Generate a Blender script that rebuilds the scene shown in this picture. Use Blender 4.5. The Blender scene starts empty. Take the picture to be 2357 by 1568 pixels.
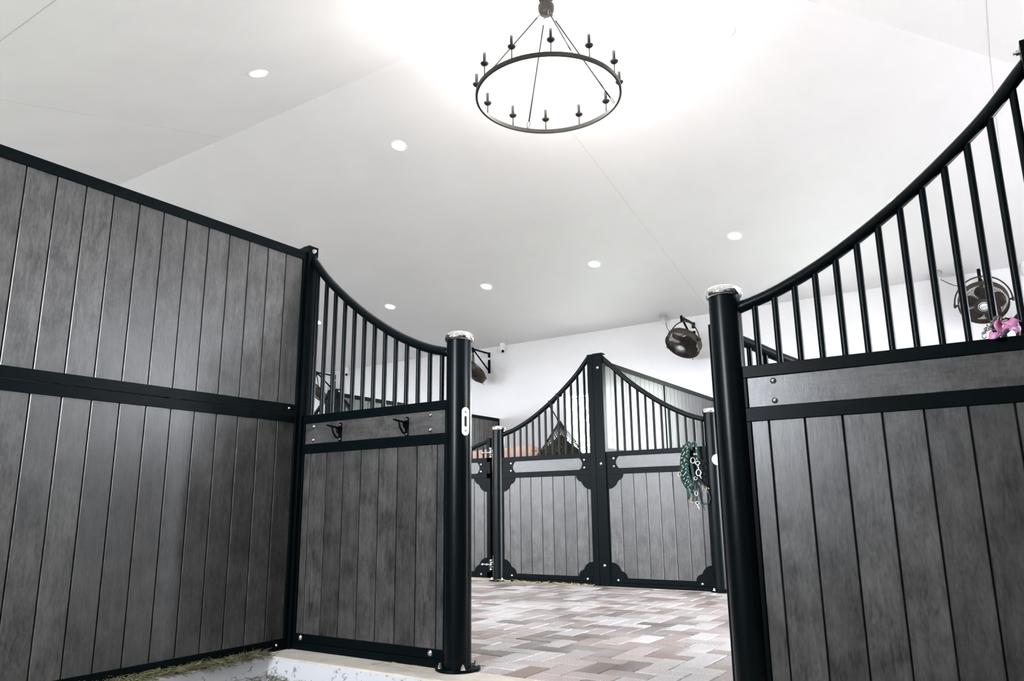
import bpy, bmesh, math, random
from mathutils import Vector, Matrix
random.seed(7)
PI = math.pi
SC = bpy.context.scene
COL = SC.collection

# ------------------------------------------------------------------ layout (metres)
XC = -1.5465            # middle of the near stall opening
MOD = 3.66              # stall width
YN, YR = -0.76, 10.2    # near and rear outer walls
YC = 4.72               # ridge line
ZE = 3.39; SL = 0.267; ZC = ZE + SL * (YR - YC)
XE, XW = 3.65, -16.0    # end walls
YF, YB = 2.865, 6.50    # centre lines of the two stall fronts
XH = XE - (YR - YC)     # where the ridge ends in the hip

def zceil(x, y):
    z = ZC - SL * abs(y - YC)
    return min(z, ZE + SL * (XE - x))

# ------------------------------------------------------------------ materials
def nt(name):
    m = bpy.data.materials.new(name); m.use_nodes = True
    t = m.node_tree; b = t.nodes['Principled BSDF']
    return m, t, b
def simple(name, col, rough=.5, metal=0, spec=.5, coat=0):
    m, t, b = nt(name)
    b.inputs['Base Color'].default_value = (*col, 1); b.inputs['Roughness'].default_value = rough
    b.inputs['Metallic'].default_value = metal; b.inputs['Specular IOR Level'].default_value = spec
    b.inputs['Coat Weight'].default_value = coat
    return m
def N(t, typ, **kw):
    n = t.nodes.new(typ)
    for k, v in kw.items(): setattr(n, k, v)
    return n
def noise_mat(name, c1, c2, scale, rough, stretch=(1, 1, 1), detail=6, bump=0, metal=0, spec=.5, rvar=0, island=0, lo=.3, hi=.7, rough_hi=None):
    m, t, b = nt(name); L = t.links
    tc = N(t, 'ShaderNodeTexCoord'); mp = N(t, 'ShaderNodeMapping'); mp.inputs['Scale'].default_value = stretch
    L.new(tc.outputs['Object'], mp.inputs['Vector'])
    n = N(t, 'ShaderNodeTexNoise'); n.inputs['Scale'].default_value = scale; n.inputs['Detail'].default_value = detail
    n.inputs['Roughness'].default_value = .62
    L.new(mp.outputs['Vector'], n.inputs['Vector'])
    r = N(t, 'ShaderNodeValToRGB'); r.color_ramp.elements[0].position = lo; r.color_ramp.elements[1].position = hi
    r.color_ramp.elements[0].color = (*c1, 1); r.color_ramp.elements[1].color = (*c2, 1)
    L.new(n.outputs['Fac'], r.inputs['Fac'])
    out = r.outputs['Color']
    if island:
        g = N(t, 'ShaderNodeNewGeometry'); mr = N(t, 'ShaderNodeMapRange')
        mr.inputs['To Min'].default_value = 1 - island; mr.inputs['To Max'].default_value = 1 + island
        L.new(g.outputs['Random Per Island'], mr.inputs['Value'])
        hs = N(t, 'ShaderNodeHueSaturation'); L.new(mr.outputs['Result'], hs.inputs['Value']); L.new(out, hs.inputs['Color'])
        out = hs.outputs['Color']
    L.new(out, b.inputs['Base Color'])
    b.inputs['Roughness'].default_value = rough; b.inputs['Metallic'].default_value = metal; b.inputs['Specular IOR Level'].default_value = spec
    if rough_hi is not None:
        mr2 = N(t, 'ShaderNodeMapRange'); mr2.inputs['To Min'].default_value = rough; mr2.inputs['To Max'].default_value = rough_hi
        L.new(n.outputs['Fac'], mr2.inputs['Value']); L.new(mr2.outputs['Result'], b.inputs['Roughness'])
    if bump:
        bp = N(t, 'ShaderNodeBump'); bp.inputs['Strength'].default_value = bump; bp.inputs['Distance'].default_value = .004
        L.new(n.outputs['Fac'], bp.inputs['Height']); L.new(bp.outputs['Normal'], b.inputs['Normal'])
    return m

def plank_mat(st=(1, 1, .16)):
    m, t, b = nt('grey composite boards'); L = t.links
    tc = N(t, 'ShaderNodeTexCoord'); g = N(t, 'ShaderNodeNewGeometry')
    # every board gets its own piece of the grain
    off = N(t, 'ShaderNodeVectorMath', operation='SCALE'); off.inputs[0].default_value = (3.1, 5.7, 9.3); L.new(g.outputs['Random Per Island'], off.inputs['Scale'])
    add = N(t, 'ShaderNodeVectorMath', operation='ADD'); L.new(tc.outputs['Object'], add.inputs[0]); L.new(off.outputs[0], add.inputs[1])
    mp = N(t, 'ShaderNodeMapping'); mp.inputs['Scale'].default_value = st; L.new(add.outputs[0], mp.inputs['Vector'])
    n1 = N(t, 'ShaderNodeTexNoise'); n1.inputs['Scale'].default_value = 42; n1.inputs['Detail'].default_value = 8; n1.inputs['Roughness'].default_value = .7; n1.inputs['Distortion'].default_value = .8
    L.new(mp.outputs[0], n1.inputs['Vector'])
    n2 = N(t, 'ShaderNodeTexNoise'); n2.inputs['Scale'].default_value = 9; n2.inputs['Detail'].default_value = 4; L.new(add.outputs[0], n2.inputs['Vector'])
    n3 = N(t, 'ShaderNodeTexNoise'); n3.inputs['Scale'].default_value = 130; n3.inputs['Detail'].default_value = 3
    mp3 = N(t, 'ShaderNodeMapping'); mp3.inputs['Scale'].default_value = (1, 1, .35); L.new(add.outputs[0], mp3.inputs['Vector']); L.new(mp3.outputs[0], n3.inputs['Vector'])
    def mix(a, c, f):
        x = N(t, 'ShaderNodeMath', operation='MULTIPLY'); L.new(c, x.inputs[0]); x.inputs[1].default_value = f
        y = N(t, 'ShaderNodeMath', operation='ADD'); L.new(x.outputs[0], y.inputs[0])
        if a is None: y.inputs[1].default_value = 0
        else: L.new(a, y.inputs[1])
        return y.outputs[0]
    s = mix(None, n1.outputs['Fac'], .45); s = mix(s, n2.outputs['Fac'], .3); s = mix(s, n3.outputs['Fac'], .25)
    r = N(t, 'ShaderNodeValToRGB'); e = r.color_ramp.elements
    e[0].position = .38; e[0].color = (.018, .0172, .0163, 1); e[1].position = .63; e[1].color = (.088, .084, .079, 1)
    L.new(s, r.inputs['Fac'])
    mr = N(t, 'ShaderNodeMapRange'); mr.inputs['To Min'].default_value = .78; mr.inputs['To Max'].default_value = 1.22; L.new(g.outputs['Random Per Island'], mr.inputs['Value'])
    hs = N(t, 'ShaderNodeHueSaturation'); L.new(mr.outputs[0], hs.inputs['Value']); L.new(r.outputs[0], hs.inputs['Color'])
    L.new(hs.outputs[0], b.inputs['Base Color'])
    rr = N(t, 'ShaderNodeMapRange'); rr.inputs['From Min'].default_value = .3; rr.inputs['From Max'].default_value = .7
    rr.inputs['To Min'].default_value = .27; rr.inputs['To Max'].default_value = .42; b.inputs['Specular IOR Level'].default_value = .58; L.new(s, rr.inputs['Value']); L.new(rr.outputs[0], b.inputs['Roughness'])
    bp = N(t, 'ShaderNodeBump'); bp.inputs['Strength'].default_value = .35; bp.inputs['Distance'].default_value = .003
    L.new(s, bp.inputs['Height']); L.new(bp.outputs[0], b.inputs['Normal'])
    return m

def paver_mat():
    m, t, b = nt('concrete pavers'); L = t.links
    g = N(t, 'ShaderNodeNewGeometry'); tc = N(t, 'ShaderNodeTexCoord')
    r = N(t, 'ShaderNodeValToRGB'); cr = r.color_ramp; cr.interpolation = 'CONSTANT'
    cols = [(.38, .31, .28), (.64, .62, .62), (.22, .19, .17), (.68, .66, .665), (.45, .415, .395), (.29, .215, .19), (.60, .565, .555), (.17, .15, .14), (.52, .45, .43)]
    cr.elements[0].color = (*cols[0], 1); cr.elements[1].position = 1 / 9; cr.elements[1].color = (*cols[1], 1)
    for i in range(2, 9):
        e = cr.elements.new(i / 9); e.color = (*cols[i], 1)
    L.new(g.outputs['Random Per Island'], r.inputs['Fac'])
    n = N(t, 'ShaderNodeTexNoise'); n.inputs['Scale'].default_value = 3.2; n.inputs['Detail'].default_value = 5; L.new(tc.outputs['Object'], n.inputs['Vector'])
    n2 = N(t, 'ShaderNodeTexNoise'); n2.inputs['Scale'].default_value = 170; n2.inputs['Detail'].default_value = 2; L.new(tc.outputs['Object'], n2.inputs['Vector'])
    mx = N(t, 'ShaderNodeMixRGB'); mx.inputs[1].default_value = (.46, .435, .425, 1)
    mr = N(t, 'ShaderNodeMapRange'); mr.inputs['From Min'].default_value = .35; mr.inputs['From Max'].default_value = .65; mr.inputs['To Min'].default_value = .35; mr.inputs['To Max'].default_value = 1
    L.new(n.outputs['Fac'], mr.inputs[0]); L.new(mr.outputs[0], mx.inputs['Fac']); L.new(r.outputs[0], mx.inputs[2])
    mr2 = N(t, 'ShaderNodeMapRange'); mr2.inputs['From Min'].default_value = .3; mr2.inputs['From Max'].default_value = .7; mr2.inputs['To Min'].default_value = .55; mr2.inputs['To Max'].default_value = 1.28
    L.new(n2.outputs['Fac'], mr2.inputs[0])
    hs = N(t, 'ShaderNodeHueSaturation'); L.new(mr2.outputs[0], hs.inputs['Value']); L.new(mx.outputs[0], hs.inputs['Color']); L.new(hs.outputs[0], b.inputs['Base Color'])
    b.inputs['Roughness'].default_value = .42
    bp = N(t, 'ShaderNodeBump'); bp.inputs['Strength'].default_value = .3; bp.inputs['Distance'].default_value = .002; L.new(n2.outputs['Fac'], bp.inputs['Height']); L.new(bp.outputs[0], b.inputs['Normal'])
    return m

M = {}
M['metal'] = noise_mat('black powder coat', (.0014, .0034, .0040), (.0024, .0048, .0056), 300, .34, spec=.045, bump=.05)
M['post'] = noise_mat('black tube coat', (.0014, .0034, .0040), (.0024, .0048, .0056), 300, .28, spec=.12, bump=.03)
M['plank'] = plank_mat(); M['plankh'] = plank_mat((.2, 1, .8))
M['core'] = simple('groove black', (.004, .004, .004), .8)
M['ceil'] = noise_mat('white ceiling paint', (.80, .775, .79), (.84, .815, .83), 1.3, .55, detail=3)
M['wall'] = noise_mat('white wall paint', (.77, .76, .78), (.80, .79, .81), 2, .6, detail=3)
M['joint'] = simple('ceiling joint', (.55, .54, .52), .7)
M['paver'] = paver_mat()
M['sand'] = noise_mat('joint sand', (.015, .013, .012), (.05, .045, .04), 60, .9)
M['concrete'] = noise_mat('curb concrete', (.50, .455, .385), (.72, .67, .59), 7, .75, bump=.3, detail=10)
M['curbside'] = noise_mat('limed curb face', (.26, .26, .26), (.66, .66, .68), 30, .85, bump=.4, detail=12, lo=.34, hi=.42)
M['chrome'] = simple('polished steel', (.86, .85, .84), .09, 1)
M['steel'] = simple('satin steel bolt', (.68, .67, .65), .3, 1)
M['plate'] = simple('brushed latch plate', (.80, .80, .80), .35, .6)
M['bronze'] = noise_mat('aged iron', (.006, .006, .0055), (.022, .020, .018), 60, .5, metal=.1, spec=.3)
M['white'] = simple('white plastic', (.85, .85, .86), .35)
M['lens'] = simple('black lens', (.004, .004, .005), .5, spec=.1)
M['greybox'] = simple('grey cast box', (.42, .41, .39), .45, .5)
M['fan'] = noise_mat('rust brown fan guard', (.014, .009, .006), (.045, .027, .014), 40, .5, metal=.1)
M['fanmotor'] = simple('black motor housing', (.008, .008, .008), .5)
M['fanblade'] = simple('dark fan blade', (.02, .02, .02), .45)
M['label'] = simple('silver label', (.72, .72, .72), .4)
M['labelink'] = simple('label ink', (.02, .02, .02), .6)
M['green'] = noise_mat('green braided rope', (.0012, .017, .012), (.004, .042, .031), 90, .6)
M['greenweb'] = simple('dark green webbing', (.006, .035, .028), .7)
M['fleck'] = simple('pale rope fleck', (.50, .58, .55), .6)
M['brass'] = simple('brass buckle', (.75, .55, .32), .25, 1)
M['pink'] = noise_mat('pink ribbon', (.75, .20, .42), (.80, .42, .68), 18, .45, lo=.42, hi=.58)
M['dkchain'] = simple('dark steel chain', (.22, .22, .22), .25, 1)
M['net'] = simple('black net cord', (.01, .01, .01), .75)
M['hay'] = noise_mat('hay', (.05, .048, .018), (.25, .235, .12), 30, .8, island=.6)
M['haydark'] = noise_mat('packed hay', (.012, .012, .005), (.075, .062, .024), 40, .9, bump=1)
M['straw'] = noise_mat('pale straw', (.42, .36, .20), (.62, .55, .36), 30, .8, island=.3)
M['bed'] = noise_mat('hay bedding', (.02, .02, .008), (.10, .095, .04), 55, .95, bump=1)
M['coat'] = noise_mat('pale chestnut coat', (.44, .27, .205), (.55, .37, .30), 5, .6)
M['mane'] = noise_mat('chestnut mane', (.13, .05, .03), (.22, .09, .05), 70, .6, stretch=(1, 1, .1))
M['hoof'] = simple('hoof', (.05, .04, .035), .5)
M['eye'] = simple('eye', (.01, .006, .004), .1)
M['yard_bounce'] = noise_mat('daylight bounce yard', (.17, .18, .15), (.24, .25, .22), 6, .9)  # unseen yard ground, tone chosen for the daylight it bounces onto the ceiling
M['leaf'] = noise_mat('hedge leaves', (.30, .40, .20), (.62, .68, .48), 9, .7, bump=.8, island=.3)
M['rubber'] = simple('black rubber', (.008, .008, .009), .55)
M['speck'] = simple('brown speck', (.12, .07, .03), .8)
def emis(name, col, s):
    m, t, b = nt(name); b.inputs['Base Color'].default_value = (*col, 1)
    b.inputs['Emission Color'].default_value = (*col, 1); b.inputs['Emission Strength'].default_value = s; return m
M['led'] = emis('lit lamp lens', (1, .97, .93), 40)
M['bulb'] = emis('lit candle bulb', (1, .93, .84), 90)

# ------------------------------------------------------------------ helpers
def tag(o, label=None, cat=None, group=None, kind=None):
    if label: o['label'] = label
    if cat: o['category'] = cat
    if group: o['group'] = group
    if kind: o['kind'] = kind
    return o
def empty(name, loc, label, cat, group=None):
    o = bpy.data.objects.new(name, None); COL.objects.link(o); o.location = loc; o.empty_display_size = .05
    return tag(o, label, cat, group)
class MB:
    """collects shapes in world coordinates, makes ONE mesh object"""
    def __init__(s): s.bm = bmesh.new()
    def box(s, a, b, mi=0):
        x0, x1 = sorted((a[0], b[0])); y0, y1 = sorted((a[1], b[1])); z0, z1 = sorted((a[2], b[2]))
        v = [s.bm.verts.new(p) for p in ((x0,y0,z0),(x1,y0,z0),(x1,y1,z0),(x0,y1,z0),(x0,y0,z1),(x1,y0,z1),(x1,y1,z1),(x0,y1,z1))]
        for f in ((0,3,2,1),(4,5,6,7),(0,1,5,4),(1,2,6,5),(2,3,7,6),(3,0,4,7)):
            s.bm.faces.new([v[i] for i in f]).material_index = mi
        return s
    def tube(s, pts, r, n=12, cap=True, closed=False, mi=0, flat=None):
        P = [Vector(p) for p in pts]; R = r if isinstance(r, (list, tuple)) else [r] * len(P)
        rings = []; up = None
        for i, p in enumerate(P):
            if closed: d = (P[(i + 1) % len(P)] - P[i - 1])
            else: d = P[min(i + 1, len(P) - 1)] - P[max(i - 1, 0)]
            d.normalize()
            if up is None:
                up = Vector((0, 0, 1)) if abs(d.z) < .9 else Vector((0, 1, 0))
            a = d.cross(up)
            if a.length < 1e-5: a = d.orthogonal()
            a.normalize(); b = a.cross(d).normalized(); up = b
            fa, fb = (1, 1) if flat is None else flat
            rings.append([s.bm.verts.new(p + a * math.cos(2*PI*k/n) * R[i] * fa + b * math.sin(2*PI*k/n) * R[i] * fb) for k in range(n)])
        m = len(rings)
        for i in range(m if closed else m - 1):
            A, B = rings[i], rings[(i + 1) % m]
            for k in range(n):
                f = s.bm.faces.new((A[k], A[(k+1) % n], B[(k+1) % n], B[k])); f.smooth = True; f.material_index = mi
        if cap and not closed:
            for rg, fl in ((rings[0], 1), (rings[-1], 0)):
                f = s.bm.faces.new(rg[::-1] if fl else rg); f.material_index = mi
        return s
    def lathe(s, c, prof, n=32, axis=Vector((0, 0, 1)), mi=0, smooth=True):
        c = Vector(c); q = Vector((0, 0, 1)).rotation_difference(Vector(axis).normalized())
        rings = []
        for r, z in prof:
            if r < 1e-5: rings.append([s.bm.verts.new(c + q @ Vector((0, 0, z)))])
            else: rings.append([s.bm.verts.new(c + q @ Vector((r*math.cos(2*PI*k/n), r*math.sin(2*PI*k/n), z))) for k in range(n)])
        for A, B in zip(rings, rings[1:]):
            for k in range(n):
                if len(A) == 1 and len(B) == 1: break
                if len(A) == 1: f = (A[0], B[(k+1) % n], B[k])
                elif len(B) == 1: f = (A[k], A[(k+1) % n], B[0])
                else: f = (A[k], A[(k+1) % n], B[(k+1) % n], B[k])
                f = s.bm.faces.new(f); f.smooth = smooth; f.material_index = mi
        return s
    def prism(s, poly, y0, y1, T=None, mi=0):
        """polygon of (x,z) extruded from y0 to y1; T maps (x,y,z)->world"""
        T = T or (lambda p: p)
        A = [s.bm.verts.new(T((x, y0, z))) for x, z in poly]; B = [s.bm.verts.new(T((x, y1, z))) for x, z in poly]
        n = len(poly)
        s.bm.faces.new(A).material_index = mi; s.bm.faces.new(B[::-1]).material_index = mi
        for i in range(n):
            s.bm.faces.new((A[i], B[i], B[(i+1) % n], A[(i+1) % n])).material_index = mi
        return s
    def quad(s, pts, mi=0):
        s.bm.faces.new([s.bm.verts.new(p) for p in pts]).material_index = mi; return s
    def build(s, name, mats, parent=None, bevel=0, loc=None, recalc=True, seg=2):
        if recalc: bmesh.ops.recalc_face_normals(s.bm, faces=s.bm.faces)
        me = bpy.data.meshes.new(name)
        off = Vector(loc) if loc is not None else (parent.matrix_world.translation if parent is not None else Vector((0, 0, 0)))
        if parent is not None:
            off = wloc(parent)
        if loc is not None: off = Vector(loc)
        bmesh.ops.translate(s.bm, verts=s.bm.verts, vec=-off)
        s.bm.to_mesh(me); s.bm.free()
        for m in (mats if isinstance(mats, (list, tuple)) else [mats]): me.materials.append(m)
        o = bpy.data.objects.new(name, me); COL.objects.link(o)
        if parent is not None:
            o.parent = parent; o.location = off - wloc(parent)
        else: o.location = off
        if bevel:
            b = o.modifiers.new('Bevel', 'BEVEL'); b.width = bevel; b.segments = seg; b.limit_method = 'ANGLE'; b.angle_limit = math.radians(40)
        return o
def wloc(o):
    v = Vector((0, 0, 0))
    while o is not None: v = v + o.location; o = o.parent
    return v
def bolt(name, p, n, parent, r=.0095, mat='steel'):
    m = MB(); m.lathe(p, [(r*1.25, 0), (r*1.25, .0015), (r, .002), (r*.92, .004), (r*.7, .0062), (r*.35, .0075), (0, .008)], 14, n)
    return m.build(name, M[mat], parent)
def boards(m, u0, u1, z0, z1, seam, pitch, half, T, gap=.0027):
    """vertical boards between u0 and u1; seam = position of one joint"""
    k0 = math.ceil((u0 - seam) / pitch - 1e-6); e = [u0]
    k = k0
    while seam + k * pitch < u1 - .006:
        if seam + k * pitch > u0 + .006: e.append(seam + k * pitch)
        k += 1
    e.append(u1)
    for a, b in zip(e, e[1:]):
        g0 = gap if a != u0 else 0; g1 = gap if b != u1 else 0
        x0, x1 = a + g0, b - g1; c = .0022
        poly = [(x0, -half + c), (x0 + c, -half), (x1 - c, -half), (x1, -half + c), (x1, half - c), (x1 - c, half), (x0 + c, half), (x0, half - c)]
        A = [m.bm.verts.new(T((x, y, z0))) for x, y in poly]; B = [m.bm.verts.new(T((x, y, z1))) for x, y in poly]
        m.bm.faces.new(A); m.bm.faces.new(B[::-1])
        for i in range(8): m.bm.faces.new((A[i], B[i], B[(i+1) % 8], A[(i+1) % 8]))
    return m
def tb(m, T, a, b, mi=0):
    m.box(T(a), T(b), mi)

# heights of the stall fronts
H = dict(b0=.0, b1=.036, b2=.079, l0=1.0114, l1=1.064, t0=1.178, t1=1.224)
CURVE = [(.06, 1.462), (.2, 1.503), (.36, 1.573), (.5, 1.652), (.65, 1.752), (.8, 1.868), (.95, 2.0), (1.08, 2.145)]
def interp(tab, u):
    # smooth (Catmull-Rom)
    n = len(tab)
    for i in range(n - 1):
        if u <= tab[i+1][0] or i == n - 2:
            p1, p2 = tab[i], tab[i+1]; p0 = tab[i-1] if i else (2*p1[0]-p2[0], 2*p1[1]-p2[1]); p3 = tab[i+2] if i+2 < n else (2*p2[0]-p1[0], 2*p2[1]-p1[1])
            t = (u - p1[0]) / (p2[0] - p1[0]); h = p2[0] - p1[0]
            m1 = (p2[1]-p0[1])/(p2[0]-p0[0])*h; m2 = (p3[1]-p1[1])/(p3[0]-p1[0])*h
            return (2*t**3-3*t**2+1)*p1[1] + (t**3-2*t*t+t)*m1 + (-2*t**3+3*t*t)*p2[1] + (t**3-t*t)*m2
SCAL = [(.0, .0), (.155, .0), (.150, .022), (.138, .042), (.118, .056), (.100, .062), (.092, .074), (.084, .090), (.070, .108), (.052, .122), (.030, .133), (.0, .138)]

def front_panel(cx, cy, su, sv, Lp, bar0, pitch, nbar, seam, label, ctab=CURVE, u0=.05):
    """fixed panel beside a round post: u runs from the round post to the square post, v towards the aisle"""
    T = lambda p: (cx + su * p[0], cy + sv * p[1], p[2])
    root = empty('stall_front_panel', T((u0 + .02, 0, 0)), label, 'stall panel', 'fixed panels of the stall fronts')
    f = MB(); h = .022
    tb(f, T, (u0, -h, H['t0']), (Lp, h, H['t1'])); tb(f, T, (u0, -h, H['l0']), (Lp, h, H['l1']))
    tb(f, T, (u0, -h, H['b1'] + .001), (Lp, h, H['b2'])); tb(f, T, (u0, -h - .006, H['b0']), (Lp, h + .006, H['b1']))
    tb(f, T, (u0, -h, H['b2']), (u0 + .022, h, H['l0'])); tb(f, T, (Lp - .012, -h, H['b2']), (Lp, h, H['l0']))
    tb(f, T, (u0, -h, H['l1']), (u0 + .018, h, H['t0'])); tb(f, T, (Lp - .012, -h, H['l1']), (Lp, h, H['t0']))
    f.build('frame', M['metal'], root, .002)
    tab = ctab
    n = 36; c = MB(); c.tube([T((.045 + (Lp - .03) * i / n, 0, interp(tab, .045 + (Lp - .03) * i / n))) for i in range(n + 1)], .0238, 18)
    c.build('curved_rail', M['post'], root)
    for i in range(nbar):
        u = bar0 + pitch * i
        b = MB(); b.tube([T((u, 0, H['t1'] - .002)), T((u, 0, interp(tab, u) - .012))], .0122, 14, False); b.build('bar', M['post'], root)
    m = boards(MB(), u0 + .022, Lp - .012, H['b2'], H['l0'], seam, .1278, .0145, T)
    m.build('plank_infill', M['plank'], root)
    m = MB(); tb(m, T, (u0 + .022, -.006, H['b2']), (Lp - .012, .006, H['l0'])); m.build('backing', M['core'], root)
    m = MB(); tb(m, T, (u0 + .018, -.0145, H['l1']), (Lp - .012, .0145, H['t0'])); m.build('header_board', M['plankh'], root, .002)
    # aisle-side plates with hollow rounded ends and scalloped corner brackets
    hz = (H['t0'] - H['l1']); zc = (H['t0'] + H['l1']) / 2
    for a, sg in ((u0 + .0, 1), (Lp, -1)):
        w = .165 if sg > 0 else .125
        poly = [(a, H['l1'] - .004), (a + sg * w, H['l1'] - .004)] + [(a + sg * (w - .030 * math.cos(PI * q / 12 - PI / 2)), H['l1'] + hz * q / 12) for q in range(13)] + [(a + sg * w, H['t0'] + .004), (a, H['t0'] + .004)]
        p = MB(); p.prism(poly, .0150, h - .002, T); p.build('end_plate', M['metal'], root)
        ub = a + sg * (w - .05)
        for zz in (H['t0'] - .020, H['l1'] + .020):
            bolt('bolt', T((ub, h - .002, zz)), (0, sv, 0), root, .009)
            bolt('bolt', T((ub, -.0145, zz)), (0, -sv, 0), root, .009)
        bolt('bolt', T((ub, h, .058)), (0, sv, 0), root, .009); bolt('bolt', T((ub - sg * .02, -h, .060)), (0, -sv, 0), root, .0115)
        for zz, dz in ((H['l0'], -1), (H['b2'], 1)):
            p = MB(); p.prism([(a + sg * (x + .012), zz + dz * z * .98) for x, z in SCAL], .0150, h - .001, T); p.build('corner_bracket', M['metal'], root)
    return root

def round_post(x, y, label, sv=1, strike=0):
    root = empty('round_stall_post', (x, y, 0), label, 'post', 'round posts beside the stall openings')
    m = MB(); m.lathe((x, y, 0), [(.061, .012), (.061, 1.520)], 48); m.build('pipe', M['post'], root)
    m = MB(); m.lathe((x, y, 1.512), [(.058, 0), (.0665, -.002), (.0705, .004), (.0725, .014), (.0705, .026), (.064, .036), (.045, .043), (.02, .046), (0, .047)], 48); m.build('cap', M['chrome'], root)
    m = MB(); m.lathe((x, y, 0), [(0, 0.0005), (.100, .0005), (.102, .003), (.102, .011), (.099, .0135), (.060, .0135)], 48); m.build('base_flange', M['metal'], root)
    for k in range(4):
        a = PI / 4 + k * PI / 2 + .15
        b = MB(); px, py = x + .083 * math.cos(a), y + .083 * math.sin(a)
        b.lathe((px, py, .0135), [(.0125, 0), (.0125, .002), (.0095, .0025)], 20); b.lathe((px, py, .0155), [(.0095, 0), (.0095, .010), (.005, .0105), (.005, .019), (0, .020)], 6, smooth=False)
        b.build('anchor_bolt', M['steel'], root)
    return root

def square_post(x0, x1, yc, z1, label, sv, xpost):
    """x0..x1 full width; bolts on the aisle side; seam at xpost"""
    root = empty('square_stall_post', ((x0 + x1) / 2, yc, 0), label, 'post', 'square posts where stall partitions meet the fronts')
    m = MB(); m.box((xpost + .0008, yc - .035, 0), (x1, yc + .035, z1)); m.build('post_channel', M['metal'], root, .002)
    m = MB(); m.box((x0, yc - .034, 0), (xpost - .0008, yc + .034, z1 - .004)); m.build('post_stile', M['metal'], root, .002)
    for z in (2.04, 1.113, .184): bolt('bolt', ((x1 + xpost) / 2 - .01 * 0, yc + sv * .035, z), (0, sv, 0), root, .011)
    for s, xx in ((1, x1), (-1, x0)):
        b = MB(); b.lathe((xx, yc, z1 - .03), [(.013, -.001), (.013, .002), (.010, .0025), (.010, .012), (.005, .0125), (.005, .02), (0, .0205)], 6, (s, 0, 0), smooth=False)
        b.build('through_bolt', M['steel'], root)
    return root

def partition(xc, y0, y1, z1, seam, sgn_mid, label, half=.0155, pitch=.1244, joint=None):
    """boarded stall divider; x = plane, sgn_mid = side with the mid rail"""
    root = empty('stall_partition', (xc, (y0 + y1) / 2, 0), label, 'stall partition', 'boarded partitions between stalls')
    T = lambda p: (xc + p[1], p[0], p[2])
    f = MB(); h = .0245
    zt0 = z1 - .052; a0, a1 = 1.184, 1.283
    tb(f, T, (y0, -h, zt0), (y1, h, z1)); tb(f, T, (y0, -h, .0), (y1, h, .055))
    tb(f, T, (y0, -h, .055), (y0 + .03, h, zt0)); tb(f, T, (y1 - .022, -h, .055), (y1, h, zt0))
    f.build('frame', M['metal'], root, .002)
    f = MB(); zm = (a0 + a1) / 2
    tb(f, T, (y0 + .03, -h + .001, zm + .0015), (y1 - .022, h - .001, a1)); tb(f, T, (y0 + .03, -h + .001, a0), (y1 - .022, h - .001, zm - .0015))
    k = 0
    yy = y1 - .25
    while yy > y0 + .1:
        tb(f, T, (yy - .03, -h + .0005, zm - .004), (yy + .03, h - .0005, zm + .004)); yy -= .5
    f.build('middle_rail', M['metal'], root, .0012)
    m = boards(MB(), y0 + .03, y1 - .022, a1, zt0, seam, pitch, half, T); m.build('upper_boards', M['plank'], root)
    m = boards(MB(), y0 + .03, y1 - .022, .055, a0, seam + .0008, pitch, half, T); m.build('lower_boards', M['plank'], root)
    m = MB(); tb(m, T, (y0 + .03, -.006, .055), (y1 - .022, .006, a0)); tb(m, T, (y0 + .03, -.006, a1), (y1 - .022, .006, zt0)); m.build('backing', M['core'], root)
    for yb in (y1 - .07, y0 + .07):
        for z in (.03, (zm + a1) / 2):
            for s in (1, -1): bolt('bolt', T((yb, s * (h - .0005), z)), (s, 0, 0), root, .006)
    if joint is not None:
        for jj in joint:
            m = MB(); tb(m, T, (jj - .006, -h - .001, .05), (jj + .006, h + .001, zt0)); m.build('joining_strip', M['metal'], root)
    return root

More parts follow.
